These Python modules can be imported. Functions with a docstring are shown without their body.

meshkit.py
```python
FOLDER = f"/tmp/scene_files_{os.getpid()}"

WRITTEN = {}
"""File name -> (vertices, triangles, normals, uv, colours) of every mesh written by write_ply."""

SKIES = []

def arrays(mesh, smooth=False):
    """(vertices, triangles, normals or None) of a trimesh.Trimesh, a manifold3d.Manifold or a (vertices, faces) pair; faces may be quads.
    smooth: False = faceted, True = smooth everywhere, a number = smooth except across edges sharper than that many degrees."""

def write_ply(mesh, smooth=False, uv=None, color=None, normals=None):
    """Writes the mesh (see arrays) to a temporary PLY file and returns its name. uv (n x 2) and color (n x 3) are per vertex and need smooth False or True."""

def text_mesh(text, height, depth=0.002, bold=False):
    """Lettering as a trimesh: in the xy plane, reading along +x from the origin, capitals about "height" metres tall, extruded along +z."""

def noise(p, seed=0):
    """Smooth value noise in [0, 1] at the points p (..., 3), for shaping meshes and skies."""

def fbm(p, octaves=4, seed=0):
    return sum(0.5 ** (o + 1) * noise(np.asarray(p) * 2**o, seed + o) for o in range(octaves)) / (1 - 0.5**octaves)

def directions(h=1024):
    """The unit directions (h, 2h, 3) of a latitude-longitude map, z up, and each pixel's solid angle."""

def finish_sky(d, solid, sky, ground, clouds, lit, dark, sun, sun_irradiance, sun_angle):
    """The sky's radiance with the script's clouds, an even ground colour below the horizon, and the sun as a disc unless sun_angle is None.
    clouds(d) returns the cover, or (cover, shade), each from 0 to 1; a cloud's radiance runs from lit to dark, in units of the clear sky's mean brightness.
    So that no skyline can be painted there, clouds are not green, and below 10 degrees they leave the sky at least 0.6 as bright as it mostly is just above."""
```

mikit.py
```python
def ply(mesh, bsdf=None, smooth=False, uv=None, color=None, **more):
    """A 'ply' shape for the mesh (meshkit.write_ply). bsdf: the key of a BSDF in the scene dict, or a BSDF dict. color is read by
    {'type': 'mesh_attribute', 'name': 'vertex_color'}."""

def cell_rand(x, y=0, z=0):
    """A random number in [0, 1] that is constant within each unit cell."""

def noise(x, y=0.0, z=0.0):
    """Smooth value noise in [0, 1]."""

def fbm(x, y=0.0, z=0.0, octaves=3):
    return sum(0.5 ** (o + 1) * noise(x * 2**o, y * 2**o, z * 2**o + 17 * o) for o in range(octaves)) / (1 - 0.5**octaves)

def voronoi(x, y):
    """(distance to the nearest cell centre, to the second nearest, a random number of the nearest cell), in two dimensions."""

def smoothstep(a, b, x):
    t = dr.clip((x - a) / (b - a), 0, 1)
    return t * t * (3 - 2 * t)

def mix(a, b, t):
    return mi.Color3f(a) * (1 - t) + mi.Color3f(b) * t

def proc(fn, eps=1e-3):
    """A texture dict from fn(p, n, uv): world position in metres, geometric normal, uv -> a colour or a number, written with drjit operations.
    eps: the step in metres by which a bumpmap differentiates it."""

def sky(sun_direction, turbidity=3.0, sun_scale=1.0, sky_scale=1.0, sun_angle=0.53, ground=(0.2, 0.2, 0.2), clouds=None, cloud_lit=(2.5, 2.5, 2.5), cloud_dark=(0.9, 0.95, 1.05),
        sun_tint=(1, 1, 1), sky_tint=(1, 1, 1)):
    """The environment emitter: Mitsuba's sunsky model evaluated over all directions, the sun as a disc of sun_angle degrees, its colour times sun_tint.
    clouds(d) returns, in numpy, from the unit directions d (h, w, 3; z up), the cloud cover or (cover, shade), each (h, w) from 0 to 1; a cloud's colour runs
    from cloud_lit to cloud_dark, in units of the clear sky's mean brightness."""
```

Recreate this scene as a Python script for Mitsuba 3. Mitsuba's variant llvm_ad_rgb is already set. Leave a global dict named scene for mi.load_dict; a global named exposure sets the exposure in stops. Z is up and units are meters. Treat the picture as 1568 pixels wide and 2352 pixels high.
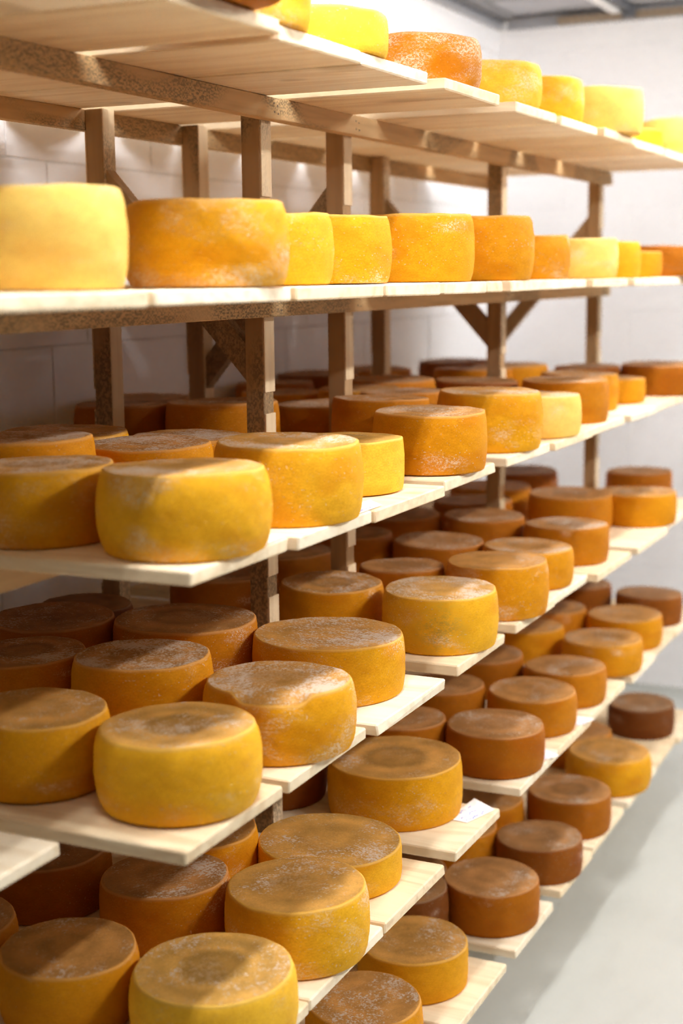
import math, random
import numpy as np, trimesh, mitsuba as mi, drjit as dr
import mikit, meshkit
from mikit import noise, fbm, cell_rand, smoothstep, mix, proc
T = mi.ScalarTransform4f
scene, labels = {}, {}
rng = random.Random(7)
H = 1.74                                    # camera height over the floor

# ---------------------------------------------------------------- camera
CAM_R = [[0.90420692, 0.42696787, -0.01040608], [0.05935077, -0.14974329, -0.98694196], [-0.42295075, 0.89178214, -0.16073979]]
fwd, down = np.array(CAM_R[2]), np.array(CAM_R[1])
eye = np.array([0, 0, H])
scene['camera'] = {'type': 'thinlens', 'to_world': T().look_at(origin=eye.tolist(), target=(eye + fwd).tolist(), up=(-down).tolist()),
                   'fov': 2 * math.degrees(math.atan(784 / 3334.0)), 'fov_axis': 'x', 'aperture_radius': 0.0105, 'focus_distance': 2.62,
                   'near_clip': 0.05, 'far_clip': 50.0}
exposure = 1.1

# ---------------------------------------------------------------- lamps (ceiling battens over the aisle)
CEIL = 2.75
LAMPS = [(-.72, 1.6, 1.2, 1.15), (-.72, 4.1, 1.2, .78), (1.15, 2.4, 1.2, 1.5), (1.15, 4.4, 1.2, 1.8)]
LAMP_POWER = 60.0

# ---------------------------------------------------------------- helpers
def numbered(key):
    if key not in scene and key not in labels: return key
    i = 1
    while f'{key}_{i:03d}' in scene or f'{key}_{i:03d}' in labels: i += 1
    return f'{key}_{i:03d}'

def thing(name, label, cat, group=None):
    k = numbered(name); labels[k] = {'label': label, 'category': cat}
    if group: labels[k]['group'] = group
    return k

def put(name, mesh, bsdf, parent=None, label=None, smooth=False, **more):
    k = numbered((parent + '__' if parent else '') + name)
    scene[k] = mikit.ply(mesh, bsdf, smooth=smooth, **more)
    if label: labels[k] = {'label': label}
    return k

def struct(name, mesh, bsdf, label, smooth=False):
    k = put(name, mesh, bsdf, None, None, smooth)
    labels[k] = {'kind': 'structure', 'label': label}
    return k

def box(x0, x1, y0, y1, z0, z1, c=0.002, wob=0.0, r=None):
    """chamfered box (44 triangles); wob moves its corners a little"""
    pts = []
    for sx in (0, 1):
        for sy in (0, 1):
            for sz in (0, 1):
                P = np.array([(x0, x1)[sx], (y0, y1)[sy], (z0, z1)[sz]], float)
                if wob: P += np.array([r.uniform(-wob, wob) for _ in range(3)])
                d = np.array([1 - 2 * sx, 1 - 2 * sy, 1 - 2 * sz]) * c
                pts += [P + d * m for m in ((1, 1, 0), (1, 0, 1), (0, 1, 1))] if c else [P]
    return trimesh.convex.convex_hull(np.array(pts))

def plain(x0, x1, y0, y1, z0, z1):
    m = trimesh.creation.box((x1 - x0, y1 - y0, z1 - z0)); m.apply_translation(((x0 + x1) / 2, (y0 + y1) / 2, (z0 + z1) / 2)); return m

def tube(p0, p1, r, n=16):
    return trimesh.creation.cylinder(radius=r, segment=[p0, p1], sections=n)

def bsdf(key, color, rough=0.6, spec=0.3, **kw):
    c = proc(color) if callable(color) else {'type': 'rgb', 'value': list(color)}
    scene[key] = {'type': 'twosided', 'b': {'type': 'principled', 'base_color': c, 'roughness': rough, 'specular': spec, **kw}}

# ---------------------------------------------------------------- materials
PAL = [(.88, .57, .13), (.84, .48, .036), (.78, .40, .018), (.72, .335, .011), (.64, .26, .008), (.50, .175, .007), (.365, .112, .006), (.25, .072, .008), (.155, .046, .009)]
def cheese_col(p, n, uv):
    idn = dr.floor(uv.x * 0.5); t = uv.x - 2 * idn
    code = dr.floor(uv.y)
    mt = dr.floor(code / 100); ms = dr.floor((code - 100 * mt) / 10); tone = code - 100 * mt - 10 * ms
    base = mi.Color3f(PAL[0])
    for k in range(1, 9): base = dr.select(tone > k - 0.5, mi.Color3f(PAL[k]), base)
    q = p + mi.Vector3f(1.37, 2.11, 0.73) * idn
    big = fbm(q.x * 16, q.y * 16, q.z * 24, 3)
    mid = fbm(q.x * 70, q.y * 70, q.z * 70, 2)
    fine = noise(q.x * 420, q.y * 420, q.z * 420)
    kk = 0.82 + 0.22 * big + 0.16 * (mid - .5) + 0.24 * (fine - .5)
    col = base * mi.Color3f(dr.power(kk, .65), kk, dr.power(kk, 1.5))
    col = mix(col, base * mi.Color3f(.80, .58, .40), smoothstep(.52, .78, fbm(q.x * 11 + 40, q.y * 11, q.z * 20, 2)) * .5)
    pale = mix(mi.Color3f(.84, .72, .56), base, .22)
    # white mould on the side: clouds of specks
    cl = fbm(q.x * 13 + 5, q.y * 13, q.z * 20 + 9, 3)
    cover = smoothstep(.72 - .04 * ms, 1.0 - .04 * ms, cl)
    sp = smoothstep(.50 - .12 * cover, .80 - .12 * cover, noise(q.x * 620, q.y * 620, q.z * 620) * .5 + noise(q.x * 290 + 7, q.y * 290, q.z * 290) * .5)
    dots = smoothstep(.80, .90, noise(q.x * 300 + 31, q.y * 300, q.z * 300)) * smoothstep(0, 5, ms) * (.4 + .9 * smoothstep(.4, .6, cl))
    side = mix(col, pale, dr.minimum(cover * (.08 + sp * .9) + dots * .6, 1) * .66)
    ds = dr.sqrt(dr.square(p.x + 1.03) + dr.square(p.y - 2.626) + dr.square(p.z - 1.04))     # grey-green stain on one wheel
    side = mix(side, mi.Color3f(.20, .16, .05), smoothstep(.085, .01, ds) * smoothstep(.30, .75, mid * .5 + fine * .5) * .5)
    # top face: brown skin with streaks of white bloom and pressed rings
    rr = t / .4
    ang = cell_rand(idn, 3) * 6.2832
    ca, sa = dr.cos(ang), dr.sin(ang)
    a, b = q.x * ca + q.y * sa, -q.x * sa + q.y * ca
    streak = fbm(a * 90, b * 200, 3.0, 3) * .5 + .5 * noise(q.x * 360, q.y * 360, 2.0)
    brown = mix(base * .80, mi.Color3f(.54, .285, .115), .58) * (1 - .03 * tone)
    topc = brown * (.70 + .45 * fbm(q.x * 28, q.y * 28, 5.0, 3) + .2 * (fine - .5))
    ring = cell_rand(idn, 5)
    topc = topc * (1 + .11 * dr.sin(rr * (9 + 7 * ring) + 6 * ring + 1.5 * (big - .5)) * smoothstep(.1, .4, rr))
    topc = topc * (1 - .22 * smoothstep(.45, .55, ring) * smoothstep(.55, .40, rr + .12 * (mid - .5)))
    wh = smoothstep(.65 - .03 * mt, .88 - .03 * mt, streak * .55 + fbm(q.x * 15, q.y * 15, 8.0, 3) * .45)
    wh = wh * (1 - .75 * smoothstep(.45, .55, cell_rand(idn, 6)) * smoothstep(.5, .35, rr + .1 * (mid - .5)))
    topc = mix(topc, mi.Color3f(.72, .60, .49) * (1 - .045 * tone), wh * .8)
    topc = mix(topc, base * .9, smoothstep(.955, .985, rr + .03 * (mid - .5)) * .7)
    out = dr.select(t < .4, topc, side)
    out = mix(out, base * .75 + mi.Color3f(.20, .17, .11), smoothstep(.385, .399, t) * smoothstep(.425, .405, t) * .55)
    return dr.clip(out, 0.004, .92)
bsdf('m_cheese', cheese_col, .55, .06)

def wood(base, dark, seed, fx=3.0, fy=55.0):
    def f(p, n, uv):
        w = fbm(p.x * 4 + seed, p.y * 9, p.z * 9, 2)
        g = fbm(p.x * fx + seed, p.y * fy + 5 * w, p.z * fy + 3 * w, 3)
        fineg = noise(p.x * 14 + seed, p.y * 420, p.z * 420)
        tint = cell_rand(p.y * 3.3 + seed, p.z * 2.7, 4)
        c = mix(base, dark, smoothstep(.38, .8, g) * .55 + .12 * fineg)
        knot = smoothstep(.83, .93, noise(p.x * 7 + 3 * seed, p.y * 16, p.z * 16))
        return mix(c, mi.Color3f(dark) * .75, knot * .7) * (.94 + .08 * tint)
    return f
bsdf('m_board', wood((.88, .74, .52), (.66, .47, .26), 1.7), .62, .25)
bsdf('m_board_warm', wood((.85, .69, .46), (.60, .40, .21), 5.3), .62, .25)
bsdf('m_board_pale', wood((.90, .79, .60), (.70, .53, .32), 9.1), .62, .25)

def mouldy(base, dark, amount, seed, along):
    def f(p, n, uv):
        u, v, w = (p.y, p.x, p.z) if along == 'y' else ((p.z, p.x, p.y) if along == 'z' else (p.x, p.y, p.z))
        g = fbm(u * 5 + seed, v * 70, w * 70, 3)
        c = mix(base, dark, smoothstep(.35, .8, g) * .6)
        zone = smoothstep(.50 - amount, .60 - amount, fbm(u * 3.1 + seed * 3, v * 6, w * 6, 2))
        spk = smoothstep(.36, .66, fbm(u * 240, v * 330, w * 330 + seed, 3))
        return mix(c, mi.Color3f(.085, .065, .036), zone * (spk * .58 + .10))
    return f
bsdf('m_beam', mouldy((.60, .40, .20), (.44, .27, .12), .03, 2.2, 'y'), .75, .2)
bsdf('m_post', mouldy((.42, .265, .135), (.30, .175, .08), -.10, 6.1, 'z'), .75, .2)
bsdf('m_post_mouldy', mouldy((.40, .255, .13), (.28, .165, .08), .24, 8.4, 'z'), .75, .2)
bsdf('m_brace', mouldy((.40, .26, .14), (.28, .17, .08), .10, 4.7, 'z'), .75, .2)
bsdf('m_batten_lit', mouldy((.74, .58, .38), (.58, .42, .25), -.04, 7.3, 'z'), .75, .2)  # paler than the posts: aisle light put into the wood colour
bsdf('m_nail', (.12, .08, .06), .5, .5)

def whitewash(p, n, uv):
    b = fbm(p.x * 2.2, p.y * 2.2, p.z * 2.2, 3); f = fbm(p.x * 60, p.y * 60, p.z * 60, 2)
    return mi.Color3f(.88, .88, .90) * (.95 + .06 * b + .03 * (f - .5))
bsdf('m_wall', whitewash, .55, .3)
bsdf('m_side_wall', (.12, .115, .11), .8, .2)  # unseen wall, darkened to lower the fill light
bsdf('m_far_wall', (.14, .12, .10), .8, .2)  # unseen wall, dark tone keeps fill off the viewer-side faces
bsdf('m_joint', (.72, .715, .72), .8, .2)
def floor_col(p, n, uv):
    b = fbm(p.x * 1.6, p.y * 1.6, 0.0, 4); s = fbm(p.x * 9, p.y * 4 + 3, 0.0, 3)
    return mix(mi.Color3f(.53, .54, .505), mi.Color3f(.45, .455, .42), smoothstep(.3, .75, b) * .6 + smoothstep(.5, .8, s) * .4)
bsdf('m_floor', floor_col, .42, .45)
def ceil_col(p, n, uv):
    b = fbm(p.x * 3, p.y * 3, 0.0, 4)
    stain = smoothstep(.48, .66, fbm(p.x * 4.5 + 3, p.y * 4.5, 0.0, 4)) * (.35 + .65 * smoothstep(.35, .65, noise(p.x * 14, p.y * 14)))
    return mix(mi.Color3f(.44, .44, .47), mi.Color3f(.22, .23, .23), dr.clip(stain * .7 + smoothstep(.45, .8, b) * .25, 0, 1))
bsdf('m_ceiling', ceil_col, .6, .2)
bsdf('m_trim', (.33, .335, .36), .5, .4)
bsdf('m_trim_dark', (.10, .105, .12), .5, .4)
bsdf('m_timber', mouldy((.40, .31, .23), (.26, .19, .13), .10, 3.3, 'x'), .8, .2)
bsdf('m_white_plastic', (.80, .80, .80), .45, .4)
bsdf('m_cove', (.52, .54, .52), .45, .4)
bsdf('m_paper', (.88, .88, .90), .7, .2)
bsdf('m_ink', (.10, .16, .62), .5, .3)

# ---------------------------------------------------------------- room shell
X0, X1, Y0, Y1 = -2.0, 3.0, -2.4, 5.75
struct('floor', plain(X0 - .1, X1 + .1, Y0 - .1, Y1 + .1, -.1, 0), 'm_floor', 'pale grey-green sealed concrete floor of the aisle')
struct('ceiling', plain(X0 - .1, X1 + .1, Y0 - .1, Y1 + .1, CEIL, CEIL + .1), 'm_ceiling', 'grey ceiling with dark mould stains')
wl = struct('wall_left', plain(X0 - .1, X0 - .003, Y0, Y1, 0, CEIL), 'm_joint', 'white painted block wall behind the shelving')
wb = struct('wall_back', plain(X0 - .1, X1 + .1, Y1 + .0025, Y1 + .1, 0, CEIL), 'm_wall', 'white painted block wall at the end of the aisle')
struct('wall_right', plain(X1, X1 + .1, Y0, Y1, 0, CEIL), 'm_side_wall', 'unseen wall across the aisle, coloured dark grey to cut fill light')
struct('wall_front', plain(X0 - .1, X1 + .1, Y0 - .1, Y0, 0, CEIL), 'm_far_wall', 'unseen wall behind the viewer, coloured dark brown to cut fill light')
CO, BL = .204, .571                           # course height, block length
offs = {0: .284, -1: .426, -2: .557, -3: .418}
def course(i): return H + .257 + i * CO       # bottom of course i
for i in range(-10, 5):
    z0, z1 = max(course(i), 0), min(course(i) + CO, CEIL)
    if z1 - z0 < .02: continue
    o = offs.get(i, ((i * 7919) % 57) / 100)
    y = o - BL * 5
    while y < Y1:
        a, b = max(y, 2.0), min(y + BL, Y1)
        if b - a > .03:
            put('block', box(X0 - .004, X0 + rng.uniform(-.0008, .0008), a + .0022, b - .0022, z0 + .0022, z1 - .0022, .0015), 'm_wall', wl)
        y += BL
    x = X0 - .3 + (.28 if i % 2 else 0)
    while x < -.4:
        a, b = max(x, X0), min(x + BL, -.4)
        if b - a > .03:
            put('block', box(a + .0007, b - .0007, Y1 - rng.uniform(-.0004, .0004), Y1 + .0035, z0 + .0007, z1 - .0007, .0008), 'm_wall', wb)
        x += BL
put('plaster', plain(X0 - .05, X0, Y0, 2.0, 0, CEIL), 'm_wall', wl)
put('plaster', plain(-.4, X1, Y1, Y1 + .05, 0, CEIL), 'm_wall', wb)
# profiles where walls meet ceiling
tl = struct('trim_1', plain(X0, X0 + .022, Y0, Y1 - .03, CEIL - .052, CEIL), 'm_trim', 'grey metal profile along the left wall under the ceiling')
put('lip', box(X0 + .022, X0 + .030, Y0, Y1 - .03, CEIL - .052, CEIL - .041, .001), 'm_trim', tl)
put('groove', box(X0 + .022, X0 + .027, Y0, Y1 - .03, CEIL - .030, CEIL - .022, .001), 'm_trim_dark', tl)
put('flange', box(X0 + .022, X0 + .075, Y0, Y1 - .03, CEIL - .008, CEIL - .0005, .001), 'm_trim', tl)
tb = struct('trim_2', plain(X0, X1, Y1 - .022, Y1, CEIL - .052, CEIL), 'm_trim', 'grey metal profile along the end wall under the ceiling')
put('lip', box(X0 + .05, X1, Y1 - .03, Y1 - .022, CEIL - .052, CEIL - .041, .001), 'm_trim', tb)
put('groove', box(X0 + .05, X1, Y1 - .027, Y1 - .022, CEIL - .008, CEIL - .0005, .001), 'm_trim_dark', tb)
put('corner_piece', box(X0 + .001, X0 + .035, Y1 - .034, Y1 - .001, CEIL - .056, CEIL - .018, .002), 'm_white_plastic', tb, 'pale corner piece of the profile')
put('timber_strip', box(-1.75, X1, Y1 - .05, Y1 - .031, CEIL - .05, CEIL - .022, .002), 'm_timber', tb, 'brown timber strip under the grey profile')
cv = []
for k in range(7):
    a = math.pi / 2 * k / 6; cv.append((.07 - .07 * math.sin(a), .07 - .07 * math.cos(a)))
poly = [(0, 0)] + [(x, z) for x, z in cv]
from shapely.geometry import Polygon
cove = trimesh.creation.extrude_polygon(Polygon([(0, 0), (.07, 0)] + cv[1:-1][::1] + [(0, .07)]) if False else Polygon([(0, 0)] + [(.07 - .07 * math.sin(a * math.pi / 12), .07 - .07 * math.cos(a * math.pi / 12)) for a in range(7)]), X1 - X0)
cm = np.array(cove.vertices)
cove.vertices = np.stack([X0 + cm[:, 2], Y1 - cm[:, 0], cm[:, 1]], 1); cove.fix_normals()
struct('baseboard_back', cove, 'm_cove', 'rounded grey-green cove where the end wall meets the floor', 20)
ct = thing('cable_trunking', 'white cable trunking with a dark rod for its shadow along the ceiling near the end wall', 'cable duct')
put('duct', box(-1.535, -1.49, 2.6, Y1 - .05, CEIL - .03, CEIL - .0005, .002), 'm_white_plastic', ct)
put('shadow_rod', tube((-1.462, 2.6, CEIL - .016), (-1.462, Y1 - .055, CEIL - .016), .013), 'm_trim_dark', ct, 'dark rod in place of the trunking shadow', smooth=40)  # dark rod added where the trunking only casts shade
put('bracket', box(-1.487, -1.44, Y1 - .075, Y1 - .05, CEIL - .05, CEIL - .0005, .002), 'm_trim_dark', ct, 'dark bracket')

# ---------------------------------------------------------------- lamps
for i, (LAMP_X, yc, ln, pw) in enumerate(LAMPS):
    lt = thing('ceiling_lamp', 'white twin-tube batten lamp on the ceiling, ' + ('over the board ends near the viewer', 'over the board ends near the end wall', 'across the aisle near the viewer', 'across the aisle near the end wall')[i], 'lamp', 'batten lamps along the ceiling')
    put('body', box(LAMP_X - .05, LAMP_X + .05, yc - ln / 2 - .02, yc + ln / 2 + .02, CEIL - .035, CEIL - .0005, .004), 'm_white_plastic', lt)
    for s in (-1, 1):
        for e in (-1, 1):
            put('lamp_holder', box(LAMP_X + s * .03 - .012, LAMP_X + s * .03 + .012, yc + e * (ln / 2 - .008) - .01, yc + e * (ln / 2 - .008) + .01, CEIL - .07, CEIL - .034, .002), 'm_white_plastic', lt)
        k = put('tube', tube((LAMP_X + s * .03, yc - ln / 2 + .003, CEIL - .055), (LAMP_X + s * .03, yc + ln / 2 - .003, CEIL - .055), .013, 16), 'm_white_plastic', lt, smooth=40)
        scene[k]['emitter'] = {'type': 'area', 'radiance': {'type': 'rgb', 'value': [LAMP_POWER * pw, LAMP_POWER * .985 * pw, LAMP_POWER * .97 * pw]}}

# ---------------------------------------------------------------- the rack
BOT = dict(A=.334, B=-.036, C=-.406, D=-.776, E=-1.146, F=-1.516)     # underside of the boards, from eye height
TH = .021
FX = dict(A=-1.0, B=-.985, C=-.987, D=-.979, E=-.966, F=-.962)        # front ends of the boards
ORD = dict(A='top', B='second', C='third', D='fourth', E='fifth', F='lowest')
FRAMES = [.56, 1.51, 2.51, 2.88, 3.905, 4.91]
rack = thing('shelving_rack', 'rough brown timber rack of posts, rails and diagonal braces along the white wall', 'shelving')
for lv, zb in BOT.items():
    z1 = H + zb
    for (a, b) in ((.45, 2.528), (2.531, 4.955)):
        for k, (xa, xb) in enumerate(((-1.3445, -1.319), (-1.769, -1.7405))):
            bm = put('rail', box(xa, xb, a, b, z1 - .041, z1 - .0003, .0015, .0006, rng), 'm_beam', rack)
            for fy in FRAMES:
                if a < fy < b and k == 0:
                    for dy, dz in ((-.008, -.012), (.007, -.015), (-.006, -.028), (.009, -.03)):
                        put('nail', tube((xb - .002, fy + dy, z1 + dz), (xb + .0009, fy + dy, z1 + dz), .0018, 8), 'm_nail', bm)
for i, fy in enumerate(FRAMES):
    for side, (xa, xb) in (('front', (-1.385, -1.345)), ('rear', (-1.74, -1.70))):
        mat = 'm_post_mouldy' if (i == 2 and side == 'front') else 'm_post'
        ps = put('post', box(xa, xb, fy - .02, fy + .02, 0.0002, H + .334 - .0005, .0015), mat, rack)
        if side == 'rear': put('lit_facing_batten', box(xb, xb + .0028, fy - .0195, fy + .0205, .0005, H + .334 - .001, .0006), 'm_batten_lit', ps)  # added sheet, no real batten: paints light on the rear post face
        out = 1 if side == 'front' else -1
        xo = xb if side == 'front' else xa
        lvs = 'ABCDEF'
        for j, lv in enumerate(lvs):
            top = H + BOT[lv] - .0412
            low = H + BOT[lv] - .186 + rng.uniform(-.004, .004)
            nxt = (H + BOT[lvs[j + 1]] + TH + .0005) if j < 5 else .0005
            d = .0032 + rng.uniform(-.0006, .0006)
            xs = sorted((xo, xo + out * d))
            put('lit_facing_batten', box(xs[0], xs[1], fy - .0195, fy + .021, low, top, .0006), 'm_batten_lit', ps)
            lo2 = low - .042
            if lo2 - nxt > .03:
                d = .0034 + rng.uniform(-.0006, .0012); xs = sorted((xo, xo + out * d))
                put('lit_facing_batten', box(xs[0], xs[1], fy - .0195, fy + .021, nxt, lo2, .0006), 'm_batten_lit', ps)
    # diagonal brace between the two posts of the frame, through the level of the second shelf
    fall = i in (2, 4, 0)
    xa, xb = -1.6970, -1.3855
    if fall: za, zb = H + .215 - .037, H - .127 - .04
    else: za, zb = H - .178 - .037, H + .19 - .037
    hh = .036
    V = [(x, y, z) for y in (fy - .014, fy + .016) for x, z in ((xa, za - hh), (xa, za + hh), (xb, zb - hh), (xb, zb + hh))]
    put('brace', trimesh.convex.convex_hull(np.array(V)), 'm_brace', rack)

# ---------------------------------------------------------------- boards: (level, y0, y1, front end or None)
BOARDS = [
 ('A', 1.28, 1.57, None), ('A', 1.578, 1.872, -.975), ('A', 1.918, 2.2, -1.0), ('A', 2.205, 2.486, -1.0), ('A', 2.56, 2.86, -.995), ('A', 2.98, 3.265, -1.0), ('A', 3.30, 3.60, -1.0), ('A', 3.635, 3.95, -.99), ('A', 3.99, 4.32, -1.0), ('A', 4.36, 4.64, -1.0), ('A', 4.65, 4.93, -.99),
 ('B', 1.23, 1.53, -.985), ('B', 1.545, 1.915, -.985), ('B', 1.92, 2.24, -.98), ('B', 2.245, 2.487, -.975), ('B', 2.535, 2.76, -.985), ('B', 2.765, 2.857, -.985), ('B', 2.91, 3.2, -.985), ('B', 3.21, 3.53, -1.0), ('B', 3.54, 3.88, -.985), ('B', 3.93, 4.22, -.98), ('B', 4.23, 4.55, -.99), ('B', 4.56, 4.887, -.98),
 ('C', 1.614, 1.893, -.987), ('C', 1.898, 2.166, -.972), ('C', 2.17, 2.487, -.967), ('C', 2.54, 2.825, -.987), ('C', 2.91, 3.21, -.99), ('C', 3.22, 3.54, -.98), ('C', 3.55, 3.88, -.987), ('C', 3.93, 4.22, -.98), ('C', 4.23, 4.53, -.99), ('C', 4.54, 4.887, -.985),
 ('D', 1.25, 1.53, -1.155), ('D', 1.568, 1.846, -.979), ('D', 1.868, 2.155, -.979), ('D', 2.17, 2.487, -.966), ('D', 2.58, 2.858, -.975), ('D', 2.947, 3.235, -.979), ('D', 3.24, 3.53, -.985), ('D', 3.54, 3.88, -.96), ('D', 3.93, 4.3, -.955), ('D', 4.31, 4.6, -.97), ('D', 4.61, 4.887, -.97),
 ('E', 1.57, 1.898, -.966), ('E', 1.902, 2.19, -.966), ('E', 2.2, 2.486, -.966), ('E', 2.545, 2.81, -.966), ('E', 2.945, 3.235, -.966), ('E', 3.24, 3.52, -.966), ('E', 3.53, 3.88, -.97), ('E', 3.93, 4.2, -.96), ('E', 4.21, 4.49, -.97), ('E', 4.5, 4.887, -.965),
 ('F', 1.95, 2.22, None), ('F', 2.23, 2.487, -.962), ('F', 2.545, 2.85, -.962), ('F', 2.913, 3.195, -.962), ('F', 3.262, 3.542, -.962), ('F', 3.56, 3.88, -.965), ('F', 3.93, 4.27, -.965), ('F', 4.28, 4.56, -.97), ('F', 4.57, 4.887, -.96),
]
NTH = ['first', 'second', 'third', 'fourth', 'fifth', 'sixth', 'seventh', 'eighth', 'ninth', 'tenth', 'eleventh', 'twelfth', 'thirteenth']
cnt = {}
for n, (lv, a, b, fx) in enumerate(BOARDS):
    i = cnt[lv] = cnt.get(lv, -1) + 1
    z0 = H + BOT[lv]; fx = fx or FX[lv]
    mat = ('m_board', 'm_board_warm', 'm_board_pale')[(n * 5 + 2) % 3]
    k = put('shelf_board', box(-1.985 + rng.uniform(0, .02), fx, a, b, z0, z0 + TH, .0025, .0012, rng), mat)
    side = 'nearest the viewer' if i == 0 else None
    labels[k] = {'label': f'pale pine board lying across the {ORD[lv]} shelf, {NTH[i]} counted from the viewer', 'category': 'shelf board', 'group': f'boards of the {ORD[lv]} shelf'}

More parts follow.
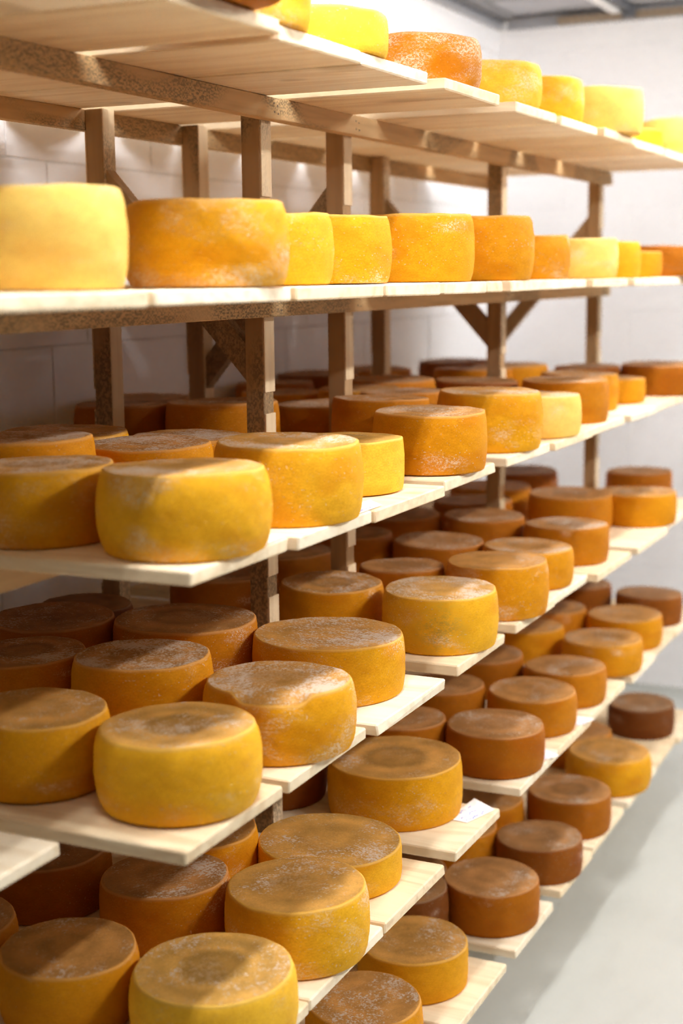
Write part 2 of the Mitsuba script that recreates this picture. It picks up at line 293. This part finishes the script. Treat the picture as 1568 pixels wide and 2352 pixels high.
# ---------------------------------------------------------------- cheese wheels
# level, front row, x, y, radius, height, tone (rear wheels darkened, shade in the colour), side mould, top bloom, bulge %, label
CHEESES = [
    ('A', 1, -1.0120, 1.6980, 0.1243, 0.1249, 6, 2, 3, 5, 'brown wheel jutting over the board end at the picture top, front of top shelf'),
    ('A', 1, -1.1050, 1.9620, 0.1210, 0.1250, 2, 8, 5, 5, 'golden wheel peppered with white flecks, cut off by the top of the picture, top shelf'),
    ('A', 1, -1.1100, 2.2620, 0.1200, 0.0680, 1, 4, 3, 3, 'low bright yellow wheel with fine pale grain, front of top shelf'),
    ('A', 1, -1.1180, 2.7420, 0.1200, 0.0948, 5, 9, 6, 5, 'orange-brown wheel frosted with white specks, front of top shelf'),  # side mould raised further to imitate bleaching by the lamp
    ('A', 1, -1.1180, 3.1280, 0.1200, 0.0926, 1, 9, 7, 5, 'pale yellow wheel whitened for the lamp glare on its aisle side, front of top shelf'),  # much of this side mould imitates glare from the lamp
    ('A', 1, -1.1360, 3.5230, 0.1200, 0.1048, 2, 7, 5, 5, 'golden wheel with a tan bloom low on its aisle side, front of top shelf'),  # side mould raised to mimic a washed-out lit side
    ('A', 1, -1.0670, 3.8430, 0.1200, 0.1154, 0, 5, 6, 5, 'broad pale golden wheel overhanging its board, front of top shelf'),  # palest tone: lamp bleaching put into the colour
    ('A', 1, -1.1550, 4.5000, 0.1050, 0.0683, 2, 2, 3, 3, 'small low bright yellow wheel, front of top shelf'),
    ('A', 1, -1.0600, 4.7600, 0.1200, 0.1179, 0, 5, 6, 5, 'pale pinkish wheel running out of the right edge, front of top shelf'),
    ('B', 1, -1.1306, 1.4993, 0.1155, 0.1227, 0, 3, 4, 6, 'large pale yellow wheel cut by the left edge, nearest on its shelf, second shelf'),  # cream tone puts the washed-out highlight into its colour
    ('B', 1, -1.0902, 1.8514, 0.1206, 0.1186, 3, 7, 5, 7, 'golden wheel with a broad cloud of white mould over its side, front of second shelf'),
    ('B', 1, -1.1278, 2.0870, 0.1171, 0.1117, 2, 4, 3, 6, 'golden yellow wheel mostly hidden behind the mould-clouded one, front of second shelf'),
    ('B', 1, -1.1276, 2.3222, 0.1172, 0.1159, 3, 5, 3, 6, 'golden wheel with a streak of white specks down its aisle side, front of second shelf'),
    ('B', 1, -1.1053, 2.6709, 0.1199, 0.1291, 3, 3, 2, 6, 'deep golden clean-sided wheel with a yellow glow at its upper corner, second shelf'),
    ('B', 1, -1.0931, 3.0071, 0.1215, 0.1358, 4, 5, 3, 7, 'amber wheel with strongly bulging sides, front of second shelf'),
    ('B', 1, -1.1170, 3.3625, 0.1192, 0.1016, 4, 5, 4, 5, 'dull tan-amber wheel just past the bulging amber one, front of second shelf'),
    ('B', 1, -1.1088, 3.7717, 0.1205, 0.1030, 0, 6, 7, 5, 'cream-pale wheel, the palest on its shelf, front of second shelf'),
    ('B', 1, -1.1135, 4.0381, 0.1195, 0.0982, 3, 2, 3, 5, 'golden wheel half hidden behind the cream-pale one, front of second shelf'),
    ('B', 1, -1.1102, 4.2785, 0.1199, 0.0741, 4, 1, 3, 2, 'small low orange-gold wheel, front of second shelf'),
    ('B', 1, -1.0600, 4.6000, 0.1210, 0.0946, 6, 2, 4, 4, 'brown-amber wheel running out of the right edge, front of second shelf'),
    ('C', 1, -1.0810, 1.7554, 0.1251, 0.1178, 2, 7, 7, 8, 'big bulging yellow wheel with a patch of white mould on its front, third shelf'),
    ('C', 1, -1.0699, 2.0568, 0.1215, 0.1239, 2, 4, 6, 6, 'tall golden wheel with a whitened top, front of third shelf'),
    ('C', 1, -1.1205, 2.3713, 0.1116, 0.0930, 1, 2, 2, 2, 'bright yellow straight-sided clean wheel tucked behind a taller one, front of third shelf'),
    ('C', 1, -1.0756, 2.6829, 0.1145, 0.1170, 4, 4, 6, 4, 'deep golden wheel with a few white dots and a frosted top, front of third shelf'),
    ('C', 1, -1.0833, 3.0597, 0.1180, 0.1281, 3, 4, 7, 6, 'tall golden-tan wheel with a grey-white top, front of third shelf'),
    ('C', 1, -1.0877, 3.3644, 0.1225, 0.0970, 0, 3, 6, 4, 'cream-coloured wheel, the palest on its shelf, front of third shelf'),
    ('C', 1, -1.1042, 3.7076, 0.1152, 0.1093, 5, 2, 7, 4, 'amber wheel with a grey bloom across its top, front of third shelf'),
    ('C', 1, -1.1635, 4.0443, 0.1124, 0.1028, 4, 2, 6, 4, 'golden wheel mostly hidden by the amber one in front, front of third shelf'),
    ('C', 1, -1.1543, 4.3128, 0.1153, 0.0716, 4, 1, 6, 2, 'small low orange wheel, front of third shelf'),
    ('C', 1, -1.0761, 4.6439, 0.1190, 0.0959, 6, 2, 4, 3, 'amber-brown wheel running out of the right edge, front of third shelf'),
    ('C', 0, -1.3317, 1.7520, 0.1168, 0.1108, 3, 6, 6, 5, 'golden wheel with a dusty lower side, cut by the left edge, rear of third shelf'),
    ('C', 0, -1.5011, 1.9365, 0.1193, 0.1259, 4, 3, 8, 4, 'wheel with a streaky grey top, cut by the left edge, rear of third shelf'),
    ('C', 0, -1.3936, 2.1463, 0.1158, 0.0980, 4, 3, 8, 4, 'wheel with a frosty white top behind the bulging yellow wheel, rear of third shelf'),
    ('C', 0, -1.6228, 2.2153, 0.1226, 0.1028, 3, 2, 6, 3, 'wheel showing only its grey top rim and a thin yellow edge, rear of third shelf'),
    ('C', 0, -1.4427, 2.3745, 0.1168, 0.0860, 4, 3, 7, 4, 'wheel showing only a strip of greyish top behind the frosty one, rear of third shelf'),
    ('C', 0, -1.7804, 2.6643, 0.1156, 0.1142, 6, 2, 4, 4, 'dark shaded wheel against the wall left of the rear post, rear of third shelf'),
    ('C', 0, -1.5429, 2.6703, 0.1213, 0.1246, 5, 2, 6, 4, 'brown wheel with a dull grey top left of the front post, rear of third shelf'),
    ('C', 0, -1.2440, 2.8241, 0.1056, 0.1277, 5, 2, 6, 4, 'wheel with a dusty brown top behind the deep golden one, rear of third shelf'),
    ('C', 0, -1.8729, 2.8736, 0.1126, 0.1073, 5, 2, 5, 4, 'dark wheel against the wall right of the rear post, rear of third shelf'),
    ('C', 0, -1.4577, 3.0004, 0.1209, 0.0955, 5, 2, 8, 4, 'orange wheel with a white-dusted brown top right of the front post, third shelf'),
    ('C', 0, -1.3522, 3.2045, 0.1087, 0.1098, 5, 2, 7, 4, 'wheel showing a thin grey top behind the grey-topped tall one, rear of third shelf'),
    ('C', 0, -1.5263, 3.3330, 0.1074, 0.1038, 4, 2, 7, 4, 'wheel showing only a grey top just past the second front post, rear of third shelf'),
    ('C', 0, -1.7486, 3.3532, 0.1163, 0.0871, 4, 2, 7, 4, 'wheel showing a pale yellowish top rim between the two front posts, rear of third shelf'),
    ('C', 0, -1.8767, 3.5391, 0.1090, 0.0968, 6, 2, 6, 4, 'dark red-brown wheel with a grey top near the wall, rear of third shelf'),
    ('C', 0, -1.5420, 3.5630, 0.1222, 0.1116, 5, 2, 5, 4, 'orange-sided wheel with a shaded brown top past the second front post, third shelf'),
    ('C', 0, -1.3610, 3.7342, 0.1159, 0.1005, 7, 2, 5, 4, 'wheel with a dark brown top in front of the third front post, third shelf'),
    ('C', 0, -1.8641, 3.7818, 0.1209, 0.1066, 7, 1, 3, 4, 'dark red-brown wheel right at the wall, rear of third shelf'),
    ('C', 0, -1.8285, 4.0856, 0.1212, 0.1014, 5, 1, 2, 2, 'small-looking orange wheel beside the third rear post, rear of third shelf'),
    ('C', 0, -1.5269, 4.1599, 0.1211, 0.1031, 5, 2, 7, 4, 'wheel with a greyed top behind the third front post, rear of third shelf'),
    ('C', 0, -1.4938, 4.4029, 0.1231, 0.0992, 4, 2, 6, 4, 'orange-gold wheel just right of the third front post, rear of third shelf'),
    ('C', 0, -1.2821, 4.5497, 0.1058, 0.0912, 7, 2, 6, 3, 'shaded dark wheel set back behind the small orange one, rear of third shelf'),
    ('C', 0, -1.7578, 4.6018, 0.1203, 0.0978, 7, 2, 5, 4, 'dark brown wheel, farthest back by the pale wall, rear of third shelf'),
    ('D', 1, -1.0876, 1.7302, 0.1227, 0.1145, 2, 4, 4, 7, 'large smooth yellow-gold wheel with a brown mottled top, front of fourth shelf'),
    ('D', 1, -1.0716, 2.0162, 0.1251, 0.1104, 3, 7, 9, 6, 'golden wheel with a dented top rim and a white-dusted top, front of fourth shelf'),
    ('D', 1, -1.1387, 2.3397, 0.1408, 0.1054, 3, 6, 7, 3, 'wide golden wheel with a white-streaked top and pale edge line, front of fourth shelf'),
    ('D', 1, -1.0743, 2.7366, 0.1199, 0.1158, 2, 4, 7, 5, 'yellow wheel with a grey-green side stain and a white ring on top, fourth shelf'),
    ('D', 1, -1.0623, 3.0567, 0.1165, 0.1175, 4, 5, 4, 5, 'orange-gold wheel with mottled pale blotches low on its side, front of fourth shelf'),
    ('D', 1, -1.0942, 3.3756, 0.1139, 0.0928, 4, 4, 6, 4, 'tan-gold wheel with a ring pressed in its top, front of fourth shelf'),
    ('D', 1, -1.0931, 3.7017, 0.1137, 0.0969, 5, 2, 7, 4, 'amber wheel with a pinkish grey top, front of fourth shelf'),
    ('D', 1, -1.2170, 4.1561, 0.1249, 0.1080, 5, 2, 4, 4, 'orange wheel with a tan top, partly hidden by the amber one, front of fourth shelf'),
    ('D', 1, -1.0680, 4.3551, 0.1228, 0.0941, 4, 1, 5, 3, 'bright orange-gold wheel with a sunlit half top, front of fourth shelf'),
    ('D', 1, -1.1658, 4.7905, 0.1098, 0.0988, 6, 2, 4, 3, 'brown-amber wheel behind the bright orange-gold one, front of fourth shelf'),
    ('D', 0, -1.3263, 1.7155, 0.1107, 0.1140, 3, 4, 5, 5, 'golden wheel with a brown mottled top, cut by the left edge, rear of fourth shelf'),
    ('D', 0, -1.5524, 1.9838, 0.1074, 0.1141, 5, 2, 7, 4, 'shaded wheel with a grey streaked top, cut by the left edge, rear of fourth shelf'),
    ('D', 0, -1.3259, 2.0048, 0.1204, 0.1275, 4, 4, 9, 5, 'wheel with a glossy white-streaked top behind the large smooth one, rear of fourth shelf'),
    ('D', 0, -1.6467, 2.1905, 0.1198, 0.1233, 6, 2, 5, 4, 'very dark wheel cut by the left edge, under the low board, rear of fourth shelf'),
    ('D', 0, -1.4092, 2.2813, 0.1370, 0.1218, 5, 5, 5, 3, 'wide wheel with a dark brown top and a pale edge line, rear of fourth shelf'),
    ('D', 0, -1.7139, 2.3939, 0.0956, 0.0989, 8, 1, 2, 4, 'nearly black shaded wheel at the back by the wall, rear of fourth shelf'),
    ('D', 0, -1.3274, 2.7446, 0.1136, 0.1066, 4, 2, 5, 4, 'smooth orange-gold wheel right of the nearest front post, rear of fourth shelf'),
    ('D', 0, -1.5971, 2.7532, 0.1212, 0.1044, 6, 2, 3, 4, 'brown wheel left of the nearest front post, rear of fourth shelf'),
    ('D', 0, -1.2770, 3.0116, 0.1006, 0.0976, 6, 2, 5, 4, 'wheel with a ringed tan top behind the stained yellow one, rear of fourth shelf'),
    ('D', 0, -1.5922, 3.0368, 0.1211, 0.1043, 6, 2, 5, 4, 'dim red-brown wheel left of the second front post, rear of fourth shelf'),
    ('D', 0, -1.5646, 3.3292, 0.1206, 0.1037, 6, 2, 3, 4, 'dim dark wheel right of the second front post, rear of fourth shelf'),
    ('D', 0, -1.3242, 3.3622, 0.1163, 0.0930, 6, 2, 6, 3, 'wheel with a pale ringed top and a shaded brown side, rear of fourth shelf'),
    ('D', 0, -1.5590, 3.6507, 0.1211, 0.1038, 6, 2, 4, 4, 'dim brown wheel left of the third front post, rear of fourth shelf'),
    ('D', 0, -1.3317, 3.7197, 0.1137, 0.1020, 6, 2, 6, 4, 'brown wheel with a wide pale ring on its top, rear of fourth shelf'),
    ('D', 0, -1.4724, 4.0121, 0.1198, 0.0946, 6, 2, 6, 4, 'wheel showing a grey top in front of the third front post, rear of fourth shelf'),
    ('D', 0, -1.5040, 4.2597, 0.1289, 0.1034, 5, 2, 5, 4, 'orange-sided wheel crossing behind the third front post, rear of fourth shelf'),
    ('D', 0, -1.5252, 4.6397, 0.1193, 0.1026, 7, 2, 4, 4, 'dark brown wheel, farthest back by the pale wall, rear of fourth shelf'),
    ('E', 1, -1.0544, 1.7575, 0.1273, 0.1020, 1, 3, 4, 6, 'large light yellow wheel with a bright sunlit half top, at the bottom edge, fifth shelf'),
    ('E', 1, -1.0624, 2.0495, 0.1225, 0.1167, 2, 5, 4, 5, 'yellow-gold wheel with a tan top and a bright corner, front of fifth shelf'),
    ('E', 1, -1.1452, 2.3466, 0.1364, 0.0724, 2, 1, 5, 1, 'flat bright yellow wheel with a speckled brown top, front of fifth shelf'),
    ('E', 1, -1.1703, 2.7191, 0.1436, 0.1150, 3, 4, 3, 3, 'wide golden wheel with a dark brown top, beside a paper note, front of fifth shelf'),
    ('E', 1, -1.0696, 3.0735, 0.1152, 0.0987, 6, 2, 4, 4, 'rust-orange wheel with a brown top on the board with a jutting paper note, fifth shelf'),
    ('E', 1, -1.0824, 3.3873, 0.1132, 0.0945, 5, 3, 4, 4, 'orange-gold mottled wheel with a dark ringed top, front of fifth shelf'),
    ('E', 1, -1.0758, 3.6504, 0.1110, 0.0921, 5, 2, 4, 4, 'orange wheel with an olive ringed top, front of fifth shelf'),
    ('E', 1, -1.0652, 3.9880, 0.1155, 0.0905, 4, 2, 4, 4, 'golden wheel with a greyish-brown top, front of fifth shelf'),
    ('E', 1, -1.0801, 4.2962, 0.1159, 0.0924, 4, 2, 4, 4, 'golden-amber wheel with a plain brown top, front of fifth shelf'),
    ('E', 1, -1.0817, 4.6163, 0.1083, 0.0932, 7, 2, 4, 3, 'dark reddish-brown wheel at the right edge, front of fifth shelf'),
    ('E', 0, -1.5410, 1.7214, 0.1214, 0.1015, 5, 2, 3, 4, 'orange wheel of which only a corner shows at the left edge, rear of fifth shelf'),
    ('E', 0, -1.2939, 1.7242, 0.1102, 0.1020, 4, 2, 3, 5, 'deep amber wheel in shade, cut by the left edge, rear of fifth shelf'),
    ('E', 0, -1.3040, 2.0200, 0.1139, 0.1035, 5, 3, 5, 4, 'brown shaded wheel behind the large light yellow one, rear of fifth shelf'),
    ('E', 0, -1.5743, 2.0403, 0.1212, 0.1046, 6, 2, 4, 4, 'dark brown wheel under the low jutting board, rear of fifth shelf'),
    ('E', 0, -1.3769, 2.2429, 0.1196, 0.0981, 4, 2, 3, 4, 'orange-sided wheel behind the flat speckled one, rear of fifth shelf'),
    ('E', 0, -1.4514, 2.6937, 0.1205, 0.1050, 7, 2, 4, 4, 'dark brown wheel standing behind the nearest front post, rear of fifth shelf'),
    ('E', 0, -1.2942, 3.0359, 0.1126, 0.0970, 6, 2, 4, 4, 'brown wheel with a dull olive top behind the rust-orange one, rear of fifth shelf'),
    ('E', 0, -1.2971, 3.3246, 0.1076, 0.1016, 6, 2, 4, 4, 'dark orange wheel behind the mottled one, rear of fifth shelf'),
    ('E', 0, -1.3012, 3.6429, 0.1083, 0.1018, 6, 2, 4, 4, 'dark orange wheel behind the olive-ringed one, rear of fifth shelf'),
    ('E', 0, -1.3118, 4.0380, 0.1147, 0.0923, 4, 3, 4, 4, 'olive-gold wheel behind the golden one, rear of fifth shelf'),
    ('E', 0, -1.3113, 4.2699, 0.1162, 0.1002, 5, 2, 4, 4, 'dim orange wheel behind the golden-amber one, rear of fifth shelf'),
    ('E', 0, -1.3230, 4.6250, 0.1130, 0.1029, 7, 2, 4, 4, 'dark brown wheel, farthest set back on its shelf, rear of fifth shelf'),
    ('F', 1, -1.0976, 2.3928, 0.1158, 0.1067, 4, 5, 4, 4, 'wheel with a rusty brown speckled top at the bottom edge, front of lowest shelf'),
    ('F', 1, -1.1205, 2.6956, 0.1182, 0.0928, 3, 1, 3, 1, 'smooth mustard-gold wheel, the cleanest on its shelf, front of lowest shelf'),
    ('F', 1, -1.0705, 3.0518, 0.1140, 0.1023, 6, 2, 3, 3, 'dark orange wheel with a reddish ringed top, front of lowest shelf'),
    ('F', 1, -1.0541, 3.3698, 0.1102, 0.0899, 7, 3, 3, 3, 'dark brown wheel with a nearly black ring on its top, front of lowest shelf'),
    ('F', 1, -1.0700, 3.6857, 0.1151, 0.1059, 6, 2, 4, 3, 'brown wheel with a sunlit patch on its top, front of lowest shelf'),
    ('F', 1, -1.0569, 4.0505, 0.1255, 0.1042, 3, 4, 3, 7, 'tan-gold bulging wheel with a half-lit top, front of lowest shelf'),
    ('F', 1, -1.0934, 4.5937, 0.1097, 0.0976, 8, 2, 4, 3, 'dark chocolate-brown wheel, farthest along its shelf, front of lowest shelf'),
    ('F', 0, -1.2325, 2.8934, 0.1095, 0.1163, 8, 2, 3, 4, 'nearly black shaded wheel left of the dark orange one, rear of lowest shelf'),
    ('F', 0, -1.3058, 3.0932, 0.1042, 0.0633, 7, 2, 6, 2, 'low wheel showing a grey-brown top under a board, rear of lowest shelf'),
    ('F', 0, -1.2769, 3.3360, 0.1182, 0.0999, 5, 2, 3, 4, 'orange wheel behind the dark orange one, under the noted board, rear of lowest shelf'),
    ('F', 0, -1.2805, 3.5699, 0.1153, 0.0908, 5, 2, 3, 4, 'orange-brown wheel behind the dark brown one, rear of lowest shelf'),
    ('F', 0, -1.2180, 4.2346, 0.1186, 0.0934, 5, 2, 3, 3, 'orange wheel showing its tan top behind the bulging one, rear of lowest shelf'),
]
def wheel(x, y, z, R, h, bulge, num, code, r, dent=None, seg=112):
    b = bulge / 100.0
    rc = .0035 + r.uniform(0, .0015)                        # rounding of the rim
    prof, ts = [], []
    dome = .0012 * r.choice((-1, 1))
    rt = R * (1 - b)
    for f in np.linspace(0, 1, 16)[:-1]:
        prof.append((f * (rt - rc), h + dome * (1 - f * f))); ts.append(.395 * f)
    for a in np.linspace(0, 1, 6):
        prof.append((rt - rc + rc * math.sin(a * math.pi / 2), h - rc + rc * math.cos(a * math.pi / 2))); ts.append(.385 + .03 * a)
    for f in np.linspace(0, 1, 16)[1:-1]:
        zz = (h - rc) * (1 - f) + rc * f
        u = 2 * zz / h - 1
        prof.append((R * (1 - b * abs(u) ** 2.2), zz)); ts.append(.42 + .38 * f)
    for a in np.linspace(0, 1, 5):
        prof.append((rt - rc + rc * math.cos(a * math.pi / 2), rc - rc * math.sin(a * math.pi / 2))); ts.append(.82 + .05 * a)
    prof.append((0, 0)); ts.append(1.0)
    prof = np.array(prof); prof[0, 0] = 0
    th = np.arange(seg) * 2 * np.pi / seg
    ph = [r.uniform(0, 6.28) for _ in range(6)]; am = [r.uniform(.2, 1) for _ in range(3)]
    wob = 1 + .005 * am[0] * np.cos(2 * th + ph[0]) + .003 * am[1] * np.cos(3 * th + ph[1]) + .0015 * am[2] * np.cos(7 * th + ph[2])
    V, TT = [], []
    for (pr, pz), t in zip(prof, ts):
        if pr == 0: V.append([[0, 0, pz]]); TT.append([t]); continue
        zz = np.full(seg, pz)
        rad = pr * (wob if t > .3 else 1 + (wob - 1) * t / .3)
        k = (pz / h) ** 3 * (pr / R)
        zz = zz + k * (.0022 * np.cos(th + ph[3]) + .0009 * np.cos(3 * th + ph[4]) + .0004 * np.cos(9 * th + ph[5]))
        if dent:                                             # a flap of the rim pressed down
            d = np.abs((th - dent[0] + np.pi) % (2 * np.pi) - np.pi)
            m = np.clip((1 - d / dent[1]) * 2.4, 0, 1); m = m * m * (3 - 2 * m)
            kz = np.clip((pz / h - .30) / .70, 0, 1) ** 1.5 * np.clip((pr / rt - .72) / .28, 0, 1) ** 1.2
            zz = zz - .015 * m * kz; rad = rad + .002 * m * kz
        V.append(np.stack([rad * np.cos(th), rad * np.sin(th), zz], 1)); TT.append([t] * seg)
    idx, s = [], 0
    for v in V: idx.append((s, len(v))); s += len(v)
    F = []
    j = np.arange(seg); j1 = (j + 1) % seg
    for (s0, n0), (s1, n1) in zip(idx[:-1], idx[1:]):
        if n0 == 1: F.append(np.stack([np.full(seg, s0), s1 + j, s1 + j1], 1))
        elif n1 == 1: F.append(np.stack([s0 + j, np.full(seg, s1), s0 + j1], 1))
        else:
            F.append(np.stack([s0 + j, s1 + j, s1 + j1], 1)); F.append(np.stack([s0 + j, s1 + j1, s0 + j1], 1))
    V = np.vstack([np.array(v, float) for v in V]); F = np.vstack(F); TT = np.concatenate([np.array(t, float) for t in TT])
    # pits and grain of the rind
    q = V * 1.0 + np.array([x, y, z]) * 9.7
    N = meshkit.fbm(q * 55.0) if hasattr(meshkit, 'fbm') else 0
    N = np.asarray(N) - np.mean(N)
    dirn = V - np.array([0, 0, h / 2]); dirn[:, 2] *= .6
    dirn /= np.linalg.norm(dirn, axis=1, keepdims=True) + 1e-9
    w = np.clip(V[:, 2] / (.2 * h), 0, 1)
    w = w * np.clip(np.hypot(V[:, 0], V[:, 1]) / (.55 * R), 0.02, 1)
    V = V + dirn * (N * .0026 * w)[:, None]
    V[:, 2] = np.maximum(V[:, 2], 0)
    V += np.array([x, y, z])
    uv = np.stack([2 * num + np.clip(TT, 0, .9999), np.full(len(V), code + .5)], 1)
    return trimesh.Trimesh(V, F, process=False), uv
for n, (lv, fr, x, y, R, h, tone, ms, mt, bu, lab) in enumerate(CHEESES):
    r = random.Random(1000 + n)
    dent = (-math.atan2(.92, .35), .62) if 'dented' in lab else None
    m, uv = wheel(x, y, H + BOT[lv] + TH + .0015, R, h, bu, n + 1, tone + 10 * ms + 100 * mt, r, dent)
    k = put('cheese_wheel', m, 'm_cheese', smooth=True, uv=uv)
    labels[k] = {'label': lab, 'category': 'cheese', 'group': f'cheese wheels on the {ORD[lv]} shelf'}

# ---------------------------------------------------------------- paper notes lying on the boards
def note(level, quad, label, lines, seed):
    z = H + BOT[level] + TH + .0018
    q = np.array(quad, float)
    k = thing('paper_note', label, 'note', 'paper notes on the boards')
    V = np.vstack([np.c_[q, np.full(4, z)], np.c_[q, np.full(4, z + .0006)]])
    put('sheet', trimesh.convex.convex_hull(V), 'm_paper', k)
    r = random.Random(seed)
    def P(u, v): return (q[0] * (1 - u) + q[1] * u) * (1 - v) + (q[3] * (1 - u) + q[2] * u) * v
    for li in range(lines):                                  # illegible blue handwriting
        v0 = .18 + .68 * li / max(1, lines - 1); u = .08; pts = []
        while u < r.uniform(.6, .95):
            pts.append(P(u, v0 + r.uniform(-.07, .07))); u += r.uniform(.022, .05)
        parts = []
        for a, b in zip(pts[:-1], pts[1:]):
            if r.random() < .14: continue
            d = (b - a) / (np.linalg.norm(b - a) + 1e-9); nrm = np.array([-d[1], d[0]]) * .0009
            c = np.array([a + nrm, b + nrm, b - nrm, a - nrm])
            parts.append(trimesh.convex.convex_hull(np.vstack([np.c_[c, np.full(4, z + .0005)], np.c_[c, np.full(4, z + .0009)]])))
        put('handwriting', trimesh.util.concatenate(parts), 'm_ink', k, 'line of blue handwriting')
note('E', [(-1.045, 2.705), (-1.035, 2.84), (-.972, 2.795), (-1.0, 2.70)], 'paper note with blue handwriting beside the wide golden wheel, fifth shelf', 3, 1)
note('C', [(-1.03, 2.10), (-1.018, 2.262), (-.975, 2.215), (-.975, 2.10)], 'paper note with blue handwriting beside the bright yellow straight-sided wheel, third shelf', 2, 2)
note('C', [(-1.03, 1.80), (-1.025, 1.895), (-.99, 1.89), (-.985, 1.81)], 'white paper slip between the bulging yellow and tall golden wheels, third shelf', 1, 3)
note('E', [(-1.03, 3.15), (-1.0, 3.222), (-.95, 3.188), (-.985, 3.12)], 'paper note with blue writing in front of the rust-orange wheel, fifth shelf', 2, 4)
note('E', [(-1.03, 3.43), (-1.0, 3.505), (-.95, 3.50), (-.97, 3.43)], 'small paper note with blue writing beside the orange-gold mottled wheel, fifth shelf', 2, 5)
